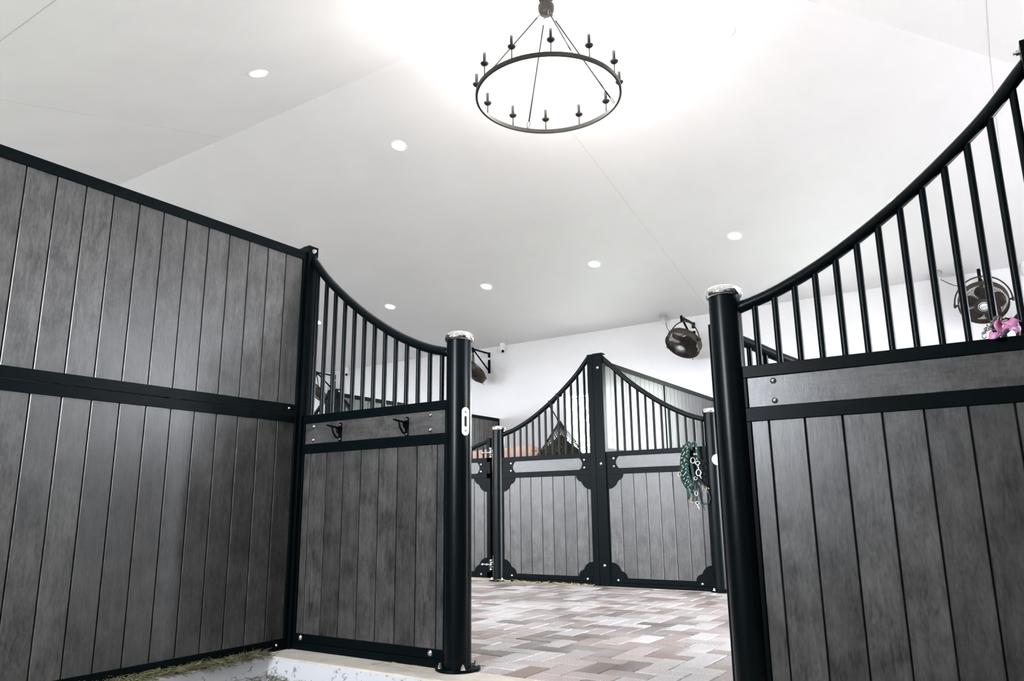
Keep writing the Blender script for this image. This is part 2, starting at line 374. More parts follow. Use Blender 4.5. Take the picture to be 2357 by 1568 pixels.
DCURVE = [(0, 1.405), (.15, 1.365), (.33, 1.305), (.5, 1.262), (.6, 1.250), (.7, 1.262), (.87, 1.300), (1.05, 1.340), (1.21, 1.370)]
def stall_door(hx, hy, ang, sv, label, W=1.20, hs=1):
    """swing door; local u from the hinge along angle ang (world), v = door face normal towards aisle when shut"""
    ca, sa = math.cos(ang), math.sin(ang)
    nx, ny = (-sa, ca) if True else (0, 0)
    if (ny * sv) < 0 and abs(math.sin(ang)) < .1: nx, ny = -nx, -ny
    T = lambda p: (hx + ca * p[0] + nx * p[1], hy + sa * p[0] + ny * p[1], p[2] + .006)
    root = empty('stall_door', T((0, 0, 0)), label, 'stall door', 'swing doors of the stalls')
    def pb(m, a, b):
        x0, x1 = sorted((a[0], b[0])); y0, y1 = sorted((a[1], b[1])); z0, z1 = sorted((a[2], b[2]))
        v = [m.bm.verts.new(T(p)) for p in ((x0,y0,z0),(x1,y0,z0),(x1,y1,z0),(x0,y1,z0),(x0,y0,z1),(x1,y0,z1),(x1,y1,z1),(x0,y1,z1))]
        for f in ((0,3,2,1),(4,5,6,7),(0,1,5,4),(1,2,6,5),(2,3,7,6),(3,0,4,7)): m.bm.faces.new([v[i] for i in f])
    h = .02; f = MB()
    for a, b in (((0, H['t0']), (W, H['t1'])), ((0, H['l0']), (W, H['l1'])), ((0, .02), (W, H['b2']))): pb(f, (a[0], -h, a[1]), (b[0], h, b[1]))
    pb(f, (0, -h, .02), (.045, h, 1.43)); pb(f, (W - .045, -h, .02), (W, h, 1.385))
    f.build('frame', M['metal'], root, .002)
    n = 30; c = MB(); c.tube([T((.02 + (W - .04) * i / n, 0, interp(DCURVE, .02 + (W - .04) * i / n))) for i in range(n + 1)], .022, 16); c.build('curved_rail', M['post'], root)
    for i in range(14):
        u = .10 + .0772 * i
        if u > W - .06: break
        zt = interp(DCURVE, u)
        if zt - .01 < H['t1']: continue
        b = MB(); b.tube([T((u, 0, H['t1'] - .002)), T((u, 0, zt - .01))], .011, 12, False); b.build('bar', M['post'], root)
    m = boards(MB(), .045, W - .045, H['b2'], H['l0'], .08, .1278, .0145, T); m.build('plank_infill', M['plank'], root)
    m = MB(); pb(m, (.045, -.006, H['b2']), (W - .045, .006, H['l0'])); m.build('backing', M['core'], root)
    m = MB(); pb(m, (.045, -.0145, H['l1']), (W - .045, .0145, H['t0'])); m.build('header_board', M['plankh'], root)
    hz = H['t0'] - H['l1']
    for a, sg in ((.045, 1), (W - .045, -1)):
        w = .12
        poly = [(a, H['l1'] - .004), (a + sg * w, H['l1'] - .004)] + [(a + sg * (w - .030 * math.cos(PI * q / 12 - PI / 2)), H['l1'] + hz * q / 12) for q in range(13)] + [(a + sg * w, H['t0'] + .004), (a, H['t0'] + .004)]
        p = MB(); p.prism(poly, .015, h + .001, T); p.build('end_plate', M['metal'], root)
        nrm = Vector(T((0, 1, 0))) - Vector(T((0, 0, 0)))
        for zz in (H['t0'] - .02, H['l1'] + .02): bolt('bolt', T((a + sg * .075, h + .001, zz)), nrm, root, .009)
        bolt('bolt', T((a + sg * .075, h, .052)), nrm, root, .009)
        for zz, dz in ((H['l0'], -1), (H['b2'], 1)):
            p = MB(); p.prism([(a + sg * x, zz + dz * z) for x, z in SCAL], .015, h + .0005, T); p.build('corner_bracket', M['metal'], root)
    for z in (() if hs == 0 else (1.275, .15)):      # adjustable hinge: eye bolt, nuts and pin
        m = MB()
        for dz in (.022, -.022): m.tube([T((-.045, hs * h + hs * .008, z + dz)), T((.02, hs * h + hs * .008, z + dz))], .004, 8)
        m.tube([T((-.015, hs * h + hs * .016, z - .045)), T((-.015, hs * h + hs * .016, z + .045))], .006, 10)
        for dz in (.042, 0, -.046): m.tube([T((-.015, hs * h + hs * .018, z + dz - .008)), T((-.015, hs * h + hs * .018, z + dz + .008))], .013, 8)
        m.tube([T((-.015, hs * h + hs * .014, z)), T((.085, hs * h + hs * .014, z))], .006, 8); m.tube([T((.028, hs * h + hs * .014, z)), T((.046, hs * h + hs * .014, z))], .015, 6); m.tube([T((.075, hs * h + hs * .014, z)), T((.105, hs * h + hs * .014, z))], .012, 8)
        m.build('hinge', M['steel'], root)
    return root

# ================================================================== SETTING
def wall_with_openings(name, yw, th, sgn, xs, openings):
    """wall in the x-z plane at y=yw (inner face), thickness th away from the room"""
    m = MB(); y0, y1 = yw, yw + sgn * th; X0, X1 = xs; zb, zt = -.3, ZE + .02; cur = X0
    for (a, b, z0, z1) in openings:
        m.box((cur, y0, zb), (a, y1, zt)); m.box((a, y0, zb), (b, y1, z0)); m.box((a, y0, z1), (b, y1, zt)); cur = b
    m.box((cur, y0, zb), (X1, y1, zt))
    o = m.build(name, M['wall']); o['kind'] = 'structure'; return o
cent = [XC + MOD * k for k in (-3, -2, -1, 0, 1)]
ops_far = [(c - .53 - .02, c + .53, .06, 2.43) for c in cent[2:3]] + [(-2.35, -1.1, .06, 2.43)]  # second opening is out of view, widened to brighten the partition beside it
ops_near = [(c - .68, c + .68, .06, 2.6) for c in cent[:3]] + [(-2.75, -1.88, .06, 2.40)]  # unseen openings, added and sized to light the far ceiling slope and front panels
wall_with_openings('wall_rear', YR, .16, 1, (XW - .16, XE + .16), ops_far)
wall_with_openings('wall_front', YN, .16, -1, (XW - .16, XE + .16), ops_near)
# end wall with the wide aisle doorway
m = MB(); D0, D1, DZ = 3.5, 6.42, 2.2
m.box((XE, YN, -.3), (XE + .16, D0, ZE + .02)); m.box((XE, D1, -.3), (XE + .16, YR, ZE + .02)); m.box((XE, D0, DZ), (XE + .16, D1, ZE + .02))
m.build('wall_right', M['wall'])['kind'] = 'structure'
m = MB(); m.prism([(YN - .1, -.3), (YR + .1, -.3), (YR + .1, ZE), (YC, ZC + .02), (YN - .1, ZE)], XW - .16, XW, lambda p: (p[1], p[0], p[2]))
m.build('wall_left', M['wall'])['kind'] = 'structure'
# hip roofed ceiling
m = MB(); e = .03
def slab(poly):
    A = [m.bm.verts.new(p) for p in poly]; B = [m.bm.verts.new((p[0], p[1], p[2] + .08)) for p in poly]
    m.bm.faces.new(A); m.bm.faces.new(B[::-1])
    for i in range(len(A)): m.bm.faces.new((A[i], B[i], B[(i+1) % len(A)], A[(i+1) % len(A)]))
zo = ZE - SL * .16
slab([(XW - .16, YR + .16, zo), (XE + .16, YR + .16, zo), (XH, YC, ZC), (XW - .16, YC, ZC)])
slab([(XW - .16, YN - .16, zo), (XW - .16, YC, ZC), (XH, YC, ZC), (XE + .16, YN - .16, zo)])
slab([(XE + .16, YR + .16, zo), (XE + .16, YN - .16, zo), (XH, YC, ZC)])
m.build('ceiling', M['ceil'])['kind'] = 'structure'
# fine cover strips over the ceiling board joints
def strip(name, a, b, w, d=.0025):
    a, b = Vector(a), Vector(b); m = MB(); t = (b - a).normalized(); s = t.cross(Vector((0, 0, 1))).normalized() * w; dn = Vector((0, 0, -d)); up = Vector((0, 0, .01))
    v = [m.bm.verts.new(p) for p in (a - s + dn, a + s + dn, b + s + dn, b - s + dn, a - s + up, a + s + up, b + s + up, b - s + up)]
    for f in ((0,3,2,1),(4,5,6,7),(0,1,5,4),(1,2,6,5),(2,3,7,6),(3,0,4,7)): m.bm.faces.new([v[i] for i in f])
    m.build(name, M['joint'])['kind'] = 'structure'
strip('trim_1', (.255, YR, ZE), (.255, YC + (.255 - XH) , zceil(.255, YC + .255 - XH)), .003)
strip('trim_2', (.255, YC + (.255 - XH), zceil(.255, YC + .255 - XH)), (.262, YC, zceil(.262, YC)), .003)
strip('trim_3', (-3.34, YR, ZE), (-3.34, YC + .05, zceil(-3.34, YC + .05)), .0016, .0012)
strip('trim_4', (-7.0, YN, ZE), (-7.0, YC - .05, zceil(-7, YC - .05)), .0016, .0012)
strip('trim_5', (XW, 2.03, zceil(-5, 2.03)), (-.9, 2.03, zceil(-5, 2.03)), .003)
# concrete curbs under the fronts and partitions, in the setting
m = MB(); CX0, CX1 = -14.6, XE
for y0, y1 in ((2.652, 2.872), (6.455, 6.70)): m.box((CX0, y0, -.3), (CX1, y1, 0))
m.build('trim_6', [M['concrete']], None, .008)['kind'] = 'structure'
m = MB()
for x0, x1 in ((-3.43, -3.235), (.17, .40)): m.box((x0, YN, -.3), (x1, 2.660, -.0005))
for x0, x1 in ((-3.47, -3.27), (-7.13, -6.93), (-10.79, -10.59), (.2, .42)): m.box((x0, 6.69, -.3), (x1, YR, -.0005))
m.build('trim_7', [M['curbside']], None, .010)['kind'] = 'structure'
m = MB(); m.box((-3.2345, 2.6500, -.3), (.17, 2.6530, -.010)); m.build('trim_8', M['curbside'])['kind'] = 'structure'
# stall floors
m = MB(); m.box((XW, YN, -.34), (XE, 2.66, -.135)); m.box((XW, 6.69, -.34), (XE, YR, -.135)); m.build('floor_stall', M['bed'])['kind'] = 'structure'
# herringbone pavers of the aisle: one mesh, joints of sand
m = MB(); W = .116; x_a, x_b, y_a, y_b = -13.0, XE + .1, 2.873, 6.454; g = .0026; c = .0035
m.box((XW, y_a - .0, -.3), (x_b + 3.2, y_b, -.0085), 1)
m.box((XW, y_a, -.3), (x_a, y_b, -.001), 1)
ni = int((x_b - x_a) / W) + 3; nj = int((y_b - y_a) / W) + 3
for i in range(-1, ni):
    for j in range(-1, nj):
        k = (i - j) % 4
        if k == 0: a, b = (i, j), (i + 2, j + 1)
        elif k == 3: a, b = (i, j), (i + 1, j + 2)
        else: continue
        x0, x1 = max(x_a + a[0] * W, x_a), min(x_a + b[0] * W, x_b); y0, y1 = max(y_a + a[1] * W, y_a), min(y_a + b[1] * W, y_b)
        if x1 - x0 < .012 or y1 - y0 < .012: continue
        x0 += g; x1 -= g; y0 += g; y1 -= g; z = random.uniform(-.0012, .0008); tx, ty = random.uniform(-.0008, .0008), random.uniform(-.0008, .0008)
        o_ = [m.bm.verts.new(p) for p in ((x0, y0, -.01), (x1, y0, -.01), (x1, y1, -.01), (x0, y1, -.01))]
        s_ = [m.bm.verts.new(p) for p in ((x0, y0, z - c), (x1, y0, z - c), (x1, y1, z - c), (x0, y1, z - c))]
        t_ = [m.bm.verts.new(p) for p in ((x0 + c, y0 + c, z - tx - ty), (x1 - c, y0 + c, z + tx - ty), (x1 - c, y1 - c, z + tx + ty), (x0 + c, y1 - c, z - tx + ty))]
        m.bm.faces.new(t_)
        for q in range(4):
            r = (q + 1) % 4; m.bm.faces.new((o_[q], o_[r], s_[r], s_[q])); m.bm.faces.new((s_[q], s_[r], t_[r], t_[q]))
fl = m.build('floor', [M['paver'], M['sand']]); fl['kind'] = 'structure'
# outside ground toned to bounce daylight indoors, below the planting seen through the doors
m = MB(); m.box((-40, YR + .165, -.45), (30, 45, -.35)); m.box((-40, -30, -.45), (30, YN - .165, -.35)); m.box((XE + 3.4, YN - .16, -.45), (30, YR + .16, -.352))
m.build('floor_outside', M['yard_bounce'])['kind'] = 'structure'

# lower leaves and frames of the outer dutch doors, added light openings included
dn = 0
for (a, b, z0, z1), y, s in [(o, YR, 1) for o in ops_far] + [(o, YN, -1) for o in ops_near]:
    dn += 1
    root = bpy.data.objects.new('door_%d' % dn, None); COL.objects.link(root); root.location = ((a + b) / 2, y + s * .1, z0); root['kind'] = 'structure'
    T = lambda p, y=y, s=s: (p[0], y + s * (.09 + p[1]), p[2])
    boards(MB(), a + .045, b - .045, z0 + .05, 1.16, a + .06, .13, .018, T).build('lower_leaf', M['plank'], root)
    m = MB(); tb(m, T, (a + .005, -.024, z0 + .004), (b - .005, .024, z0 + .05)); tb(m, T, (a + .005, -.024, 1.16), (b - .005, .024, 1.22)); tb(m, T, (a + .005, -.024, z0 + .05), (a + .045, .024, 1.16)); tb(m, T, (b - .045, -.024, z0 + .05), (b - .005, .024, 1.16))
    m.build('leaf_frame', M['metal'], root)
    m = MB(); tb(m, T, (a + .055, -.008, z1 - .052), (b - .055, .008, z1 - .040)); m.build('head_bar', M['metal'], root)
    m = MB()
    tb(m, T, (a, -.09, z0 + .003), (a + .004, .06, z1)); 
    tb(m, T, (a + .055, -.008, 1.222), (a + .063, .008, z1 - .040)); m.build('jamb_lining', M['white'], root)

# ================================================================== STALL FRONTS
# --- near side (the stall the camera stands in)
XL, XRR = -2.21, -.883
PNL = (-3.425, -3.285); PNR = (.192, .332)
square_post(*PNL, YF - .008, 2.226, 'black square steel post in the left corner of the near stall, bolt at its top', 1, -3.345)
square_post(*PNR, YF - .008, 2.226, 'black square steel post at the top right edge, ending the near curved rail', 1, .272)
pl = round_post(XL, YF, 'black round post with chrome cap and slotted latch plate, left of the opening')
pr = round_post(XRR, YF, 'largest black round post with a chrome cap, right of the stall opening in the foreground')
front_panel(XL, YF, -1, 1, XL - PNL[1], .106, .0775, 13, XL + 2.330, 'near stall panel with curved barred top and two hooks, left of the open doorway')
front_panel(XRR, YF, 1, 1, PNR[0] - XRR, .117, .0766, 13, -.7465 - XRR, 'large near stall panel at right, pink ribbon on its rail')
# latch plate on the left round post, facing the opening
lp = MB(); cz = 1.11; hw, hh = .0185, .067
a0 = math.radians(-22); nv = Vector((math.cos(a0), math.sin(a0), 0)); tv = Vector((-math.sin(a0), math.cos(a0), 0)); c0 = Vector((XL, YF, cz)) + nv * .0585
def stadium(hw, hh, n=12):
    return [(hw * math.cos(PI * q / n), hh - hw + hw * math.sin(PI * q / n)) for q in range(n + 1)] + [(-hw * math.cos(PI * q / n), -hh + hw - hw * math.sin(PI * q / n)) for q in range(n + 1)]
Tp = lambda p: tuple(c0 + tv * p[0] + nv * p[1] + Vector((0, 0, p[2])))
lp.prism(stadium(hw, hh), 0, .0055, Tp); latch = lp.build('latch_plate', M['plate'], pl)
s2 = MB(); s2.prism(stadium(.0065, .026), .0045, .0060, Tp); s2.build('slot', M['core'], latch)
for dz in (.044, -.044): bolt('screw', tuple(c0 + nv * .0055 + Vector((0, 0, dz))), nv, latch, .004, 'dkchain')
# --- far side
YFAR = YB
far_mod = []
for k in (-2, -1, 0, 1):
    px = -3.32 + MOD * k; x0, x1 = px - .08, px + .085
    lab = {-2: 'square steel post furthest left across the aisle', -1: 'square steel post across the aisle, seen through the bars of the left near panel', 0: 'tall black square post in the middle of the far stall front', 1: 'square steel post across the aisle, behind the bars of the right near panel'}[k]
    if k > -2: square_post(x0, x1, YFAR + .0, 2.185, lab, -1, px - .018)
    ca, cb = px - 1.17, px + 1.115
    la = {-1: 'furthest left fixed panel across the aisle, glimpsed through the left near bars', 0: 'far stall panel left of the middle square post, hay net hanging behind its bars', 1: 'fixed panel across the aisle glimpsed through the right near bars, left of its square post'}
    lb = {-1: 'fixed panel across the aisle right of the furthest left square post', 0: 'far stall panel right of the middle square post, green halter hanging on it', 1: None}
    if k > -2: front_panel(ca, YFAR, 1, -1, x0 - ca, .126, .0758, 13, (-4.216 + MOD * k) - ca, la[k])
    if k in (-1, 0): front_panel(cb, YFAR, -1, -1, cb - x1, .080, .0758, 12, cb - (-3.096 + MOD * k), lb[k], [(.06, 1.462), (.2, 1.510), (.36, 1.590), (.5, 1.675), (.65, 1.782), (.8, 1.905), (.93, 2.03), (1.02, 2.115)])
    pa = {-1: 'round post furthest left across the aisle', 0: 'round post with chrome cap across the aisle, beside the far stall door hinges', 1: 'round post across the aisle hidden behind the right near panel'}
    pbn = {-1: 'second round post from the left across the aisle', 0: 'round post across the aisle with a white disc, right of the green halter'}
    if k > -2: round_post(ca, YFAR, pa[k])
    if k in (-1, 0):
        rp = round_post(cb, YFAR, pbn[k])
        if k == 0:
            m = MB(); a = math.radians(-42); m.lathe((cb + .058 * math.cos(a), YFAR + .058 * math.sin(a), 1.10), [(.047, -.002), (.047, .004), (.044, .006), (0, .007)], 32, (math.cos(a), math.sin(a), 0)); m.build('white_disc', M['white'], rp)
stall_door(-4.49 - .085, YFAR - .012, PI, -1, 'shut far stall door with curved top rail, left of the round post with hinges', 1.175)
stall_door(-.83 - .085, YFAR - .012, PI, -1, 'shut stall door across the aisle behind the near right round post', 1.19)
stall_door(-.974, 2.952, math.radians(52), 1, 'open near stall door swung into the aisle behind the right round post', 1.20, 0)
# partitions
partition(-3.3255, YN + .01, 2.8205, 2.188, 1.436, 1, 'tall grey boarded partition filling the left side, with a black middle rail')
partition(.34, YN + .01, 2.82, 2.188, 1.436, 1, 'boarded partition on the right side of the near stall, out past the right edge')
partition(-3.38, YFAR + .037, YR - .01, 2.165, 1.43, 1, 'pale lit boarded partition across the aisle behind the middle square post', joint=(8.33,))
partition(-7.04, YFAR + .037, YR - .01, 2.165, 1.43, 1, 'boarded partition across the aisle behind the horse stall, left of its round post', joint=(8.33,))

# ================================================================== bridle hooks
def bridle_hook(x, z, label):
    y = YF - .0145; root = empty('bridle_hook', (x, y - .004, z), label, 'hook', 'folding hooks on the left near panel')
    m = MB(); Tq = lambda p: (x + p[0], y - p[1], z + p[2]); m.prism(stadium(.0115, .052), 0, .005, Tq); m.build('back_plate', M['metal'], root, .001)
    m = MB(); m.box((x - .011, y - .014, z - .004), (x + .011, y - .005, z + .030)); m.tube([(x - .013, y - .012, z + .022), (x + .013, y - .012, z + .022)], .007, 10)
    m.tube([(x, y - .01, z + .023), (x, y - .06, z + .025), (x, y - .098, z + .030)], [.008, .0075, .006], 10, flat=(1.6, .6)); m.build('arm', M['metal'], root)
    m = MB(); m.tube([(x - .004, y - .058, z + .020), (x - .004, y - .050, z - .005), (x - .004, y - .030, z - .028), (x - .004, y - .008, z - .034)], .0048, 8)
    m.tube([(x + .006, y - .040, z + .020), (x + .006, y - .034, z - .002), (x + .006, y - .010, z - .012)], .003, 8); m.build('brace', M['metal'], root)
    for dz in (.038, -.036): bolt('screw', (x, y - .005, z + dz), (0, -1, 0), root, .0045)
bridle_hook(-2.997, 1.114, 'black folding bridle hook nearer the left square post')
bridle_hook(-2.525, 1.109, 'black folding bridle hook nearer the round post with the latch plate')

# ================================================================== ceiling lamps
GRP = 'round recessed ceiling lamps'
dl = [(-5.19, 5.63, 'recessed lamp glowing left below the chandelier, above the horse stall'), (-1.575, 5.65, 'recessed lamp to the right of the chandelier, high near the hip'),
      (-7.92, 8.48, 'recessed lamp seen just above the left curved rail'), (-6.05, 8.48, 'recessed lamp above the round post with the latch plate'), (-4.30, 8.48, 'recessed lamp above the middle square post'), (-2.44, 8.50, 'recessed lamp above the near right round post'),
      (-5.32, 3.87, 'recessed lamp on the near slope, upper left of the picture'),
      (-.70, 8.48, 'recessed lamp on the far slope behind the right curved rail'), (-9.6, 8.48, 'recessed lamp far left on the far slope'), (-8.85, 5.63, 'recessed lamp far left near the ridge, far slope'), (-1.575, 3.8, 'recessed lamp on the near slope above the camera'), (-8.9, 3.8, 'recessed lamp far left on the near slope'),
      (-2.44, .95, 'recessed lamp over the near stall, its left one'), (-.7, .95, 'recessed lamp over the near stall, its right one'), (-6.1, .95, 'recessed lamp over the stall left of the near partition')]
for x, y, lab in dl:
    z = zceil(x, y); sg = 1 if y > YC else -1; nn = Vector((0, -SL * sg, -1)).normalized()
    root = empty('ceiling_lamp', (x, y, z), lab, 'ceiling lamp', GRP)
    m = MB(); m.lathe((x, y, z), [(.070, .001), (.072, .0055), (.080, .0075), (.092, .005), (.095, -.002)], 32, nn); m.build('trim_ring', M['white'], root)
    m = MB(); m.lathe((x, y, z), [(.0715, .0005), (.0715, .004), (.05, .006), (0, .0065)], 32, nn); m.build('lens', M['led'], root)
    ld = bpy.data.lights.new('ceiling_lamp_light', 'SPOT'); ld.energy = 6.50; ld.spot_size = math.radians(150); ld.spot_blend = .9; ld.shadow_soft_size = .07; ld.color = (1, .955, .91)
    lo = bpy.data.objects.new('lamp_light', ld); COL.objects.link(lo); lo.parent = root; lo.location = nn * .03
    lo.rotation_euler = nn.to_track_quat('-Z', 'Y').to_euler()

# ================================================================== chandelier
CC = Vector((-2.76, 4.74, 3.95)); RR = .578
ch = empty('ring_chandelier', CC, 'large iron ring chandelier with twelve candle lamps hanging from the ridge', 'chandelier')
m = MB(); pr_ = [(RR - .009, -.016), (RR + .009, -.016), (RR + .009, .016), (RR - .009, .016), (RR - .009, -.016)]
m.lathe(CC, pr_, 96, smooth=False); m.build('ring', M['bronze'], ch)
hub = CC + Vector((0, 0, .80))
m = MB(); m.lathe(hub, [(0, -.066), (.03, -.062), (.056, -.040), (.068, -.005), (.068, .03), (.05, .056), (0, .066)], 28); m.build('hub', M['bronze'], ch)
m = MB(); zt = zceil(hub.x, hub.y); m.lathe((hub.x, hub.y, hub.z + .06), [(.012, 0), (.012, zt - hub.z - .075), (.06, zt - hub.z - .07), (.062, zt - hub.z - .045), (0, zt - hub.z - .044)], 20); m.build('ceiling_stem', M['bronze'], ch)
def link(m, c, d, side, L=.022, w=.009, r=.0022):
    d = Vector(d).normalized(); s_ = Vector(side); s_ = (s_ - d * s_.dot(d)).normalized(); n = 10
    pts = [Vector(c) + d * (L - w) + d * w * math.sin(PI * q / n) + s_ * w * math.cos(PI * q / n) for q in range(n + 1)] + [Vector(c) - d * (L - w) - d * w * math.sin(PI * q / n) - s_ * w * math.cos(PI * q / n) for q in range(n + 1)]
    m.tube(pts, r, 8, closed=True)
for k in range(4):
    a = math.radians(139 - 90 * k); dr = Vector((math.cos(a), math.sin(a), 0)); top = hub + dr * .045 + Vector((0, 0, -.045)); bot = CC + dr * RR + Vector((0, 0, .016)); d = (bot - top).normalized(); sd = Vector((0, 0, 1)).cross(d)
    m = MB(); m.tube([top + d * .06, bot - d * .062], .0062, 8); m.build('rod', M['bronze'], ch)
    m = MB(); sd2 = Vector((-math.sin(a), math.cos(a), 0))
    link(m, top + d * .008, d, sd.cross(d), .010, .008, .002); link(m, top + d * .036, d, sd2, .028, .012, .0034); link(m, bot - d * .036, d, sd2, .028, .012, .0034); link(m, bot - d * .008, d, sd.cross(d), .010, .008, .002)
    m.build('chain_link', M['dkchain'], ch)
for k in range(12):
    a = math.radians(123 + 30 * k); p = CC + Vector((RR * math.cos(a), RR * math.sin(a), 0))
    arm = empty_arm = None
    m = MB(); m.tube([p + Vector((0, 0, .01)), p + Vector((0, 0, .105))], .0048, 8); m.lathe(p + Vector((0, 0, .100)), [(.006, 0), (.022, .004), (.031, .015), (.0325, .021), (.029, .020), (.01, .012), (0, .011)], 20)
    cd = m.build('candle_holder', M['bronze'], ch)
    m = MB(); m.lathe(p + Vector((0, 0, .112)), [(0, 0), (.0125, .001), (.0125, .098), (.010, .101), (0, .102)], 16); m.build('candle_sleeve', M['bronze'], cd)
    m = MB(); m.lathe(p + Vector((0, 0, .212)), [(0, 0), (.008, .002), (.0155, .018), (.0165, .030), (.012, .050), (.005, .066), (0, .074)], 16); m.build('bulb', M['bulb'], cd)
    ld = bpy.data.lights.new('candle_light', 'POINT'); ld.energy = 6.5; ld.shadow_soft_size = .03; ld.color = (1, .96, .92)
    lo = bpy.data.objects.new('candle_light', ld); COL.objects.link(lo); lo.parent = ch; lo.location = p - CC + Vector((0, 0, .300))

# ================================================================== fans
def fan(x, zc, n, label, cord_to, yc=9.75):
    n = Vector(n).normalized(); c = Vector((x, yc, zc)); R_ = .245
    tip = Vector((x, yc - .02, zc + .365))
    root = empty('wall_fan', (x, YR - .01, zc + .15), label, 'fan', 'caged fans on wall brackets')
    # bracket
    m = MB(); zt = tip.z; m.box((x - .022, YR - .012, zt - .34), (x + .022, YR, zt - .11)); m.box((x - .022, YR - .012, zt - .065), (x + .022, YR, zt + .02)); m.box((x - .016, YR - .010, zt - .12), (x + .016, YR - .001, zt - .05))
    m.box((x - .014, tip.y - .02, zt - .012), (x + .014, YR - .006, zt + .012))
    v0 = Vector((x, tip.y + .02, zt - .01)); v1 = Vector((x, YR - .012, zt - .30)); m.tube([v0, v1], .017, 4)
    m.tube([Vector((x, tip.y, zt + .025)), Vector((x, tip.y, zt - .06))], .018, 12)
    m.build('wall_bracket', M['metal'], root, .001)
    m = MB(); m.box((x - .020, YR - .0135, zt - .105), (x + .020, YR - .011, zt - .07)); m.build('bracket_sticker', M['white'], root)
    # pivot axis is horizontal, across the facing direction
    ax = n.cross(Vector((0, 0, 1))).normalized(); up = ax.cross(n).normalized()
    upv = Vector((0, 0, 1))
    m = MB(); ry = .28; top = c + upv * 0
    pts = [c + ax * ry * math.cos(PI * q / 28) + (Vector((0, tip.y - yc, 0)) * math.sin(PI * q / 28)) + upv * (.30) * math.sin(PI * q / 28) for q in range(29)]
    m.tube(pts, .0085, 10); m.tube([c + ax * ry, c + ax * (R_ - .005)], .012, 10); m.tube([c - ax * ry, c - ax * (R_ - .005)], .012, 10)
    m.tube([c + ax * (ry + .012), c + ax * (ry - .012)], .024, 12); m.tube([c - ax * (ry + .012), c - ax * (ry - .012)], .024, 12); m.build('yoke', M['fan'], root)
    # cage
    m = MB()
    def circ(r, off, rad, k=48): m.tube([c + n * off + ax * r * math.cos(2*PI*q/k) + up * r * math.sin(2*PI*q/k) for q in range(k)], rad, 6, closed=True)
    circ(R_, .045, .0055); circ(R_, -.045, .0055)
    q0 = Vector((0, 0, 1)).rotation_difference(n)
    m.lathe(c, [(R_ + .001, -.045), (R_ + .001, .045), (R_ - .002, .045), (R_ - .002, -.045), (R_ + .001, -.045)], 48, n)
    m.build('cage_band', M['fan'], root)
    for nm, so, hb in (('front_guard', 1, .075), ('rear_guard', -1, .07)):
        m = MB(); K = 84
        for q in range(K):
            a = 2 * PI * q / K; d1 = ax * math.cos(a) + up * math.sin(a); a2 = a + .35 * so; d2 = ax * math.cos(a2) + up * math.sin(a2); a3 = a + .15 * so; d3 = ax * math.cos(a3) + up * math.sin(a3)
            m.tube([c + n * so * .045 + d1 * R_, c + n * so * (.045 + .045) + d3 * .15, c + n * so * (.045 + .052) + d2 * .055], .0017, 4, False)
        for rr, of in ((.215, .062), (.19, .076), (.16, .088), (.13, .094), (.105, .096)):
            m.tube([c + n * so * of + ax * rr * math.cos(2*PI*w/40) + up * rr * math.sin(2*PI*w/40) for w in range(40)], .0018, 4, closed=True)
        m.build(nm, M['fan'], root)
    m = MB(); m.lathe(c - n * .03, [(0, -.05), (.045, -.05), (.055, -.04), (.055, .045), (.03, .06), (0, .062)], 24, n); m.build('motor', M['fanmotor'], root)
    m = MB()
    for q in range(5):
        a = 2 * PI / 5 * q + .4; prev = None
        for w in range(9):
            rr = .05 + .165 * w / 8; wd = .45 + .78 * math.sin(PI * min(1, w / 8 * .9 + .1)) ** .7
            row = []
            for s_ in range(5):
                aa = a + (s_ / 4 - .5) * wd; d = ax * math.cos(aa) + up * math.sin(aa)
                row.append(m.bm.verts.new(c + n * (.035 + (s_ / 4 - .5) * .05) + d * rr))
            if prev:
                for s_ in range(4): m.bm.faces.new((prev[s_], prev[s_+1], row[s_+1], row[s_])).smooth = True
            prev = row
    bl = m.build('blade', M['fanblade'], root); sm = bl.modifiers.new('Solidify', 'SOLIDIFY'); sm.thickness = .002
    m = MB(); m.lathe(c + n * .097, [(.093, -.008), (.095, 0), (.092, .004), (0, .005)], 36, n); m.build('hub_cover', M['fanmotor'], root)
    m = MB(); m.lathe(c + n * .1022, [(.058, 0), (.058, .0012), (0, .0014)], 36, n); lb = m.build('hub_label', M['label'], root)
    m = MB(); m.lathe(c + n * .1035, [(.052, .0002), (.052, .0007), (.043, .0007), (.043, .0002)], 36, n)
    for k2 in range(7):  # slanted wordmark, too small to read
        xo = -.032 + k2 * .0105; hgt = .006 if k2 % 2 else .009
        p0 = c + n * .1039 + ax * (-xo) * 1 + up * (xo * .35 - hgt / 2); p1 = p0 + up * hgt + ax * -.002
        m.tube([p0, p1], .0016, 4)
    m.tube([c + n * .1039 + ax * .030 + up * -.012, c + n * .1039 - ax * .030 + up * .008], .0012, 4)
    m.build('label_print', M['labelink'], lb)
    m = MB(); pc = c - up * (R_ - .01) + n * .02; m.tube([pc, pc + Vector((0, 0, -.035))], .0012, 5); m.lathe(pc + Vector((0, 0, -.055)), [(0, 0), (.006, .004), (.007, .014), (0, .022)], 10); m.build('pull_cord', M['metal'], root)
    if cord_to is not None:
        m = MB(); b_ = Vector(cord_to); e_ = c - ax * (0) + up * .20 - n * .05 + ax * (-.12 if (b_ - c).dot(ax) < 0 else .12)
        md = (b_ + e_) / 2 + Vector((0, 0, -.03)); m.tube([b_, (b_ * .5 + md * .5) + Vector((0, 0, -.005)), md, (md + e_) / 2 + Vector((0, 0, .0)), e_], .0042, 6); m.build('power_cord', M['metal'], root)
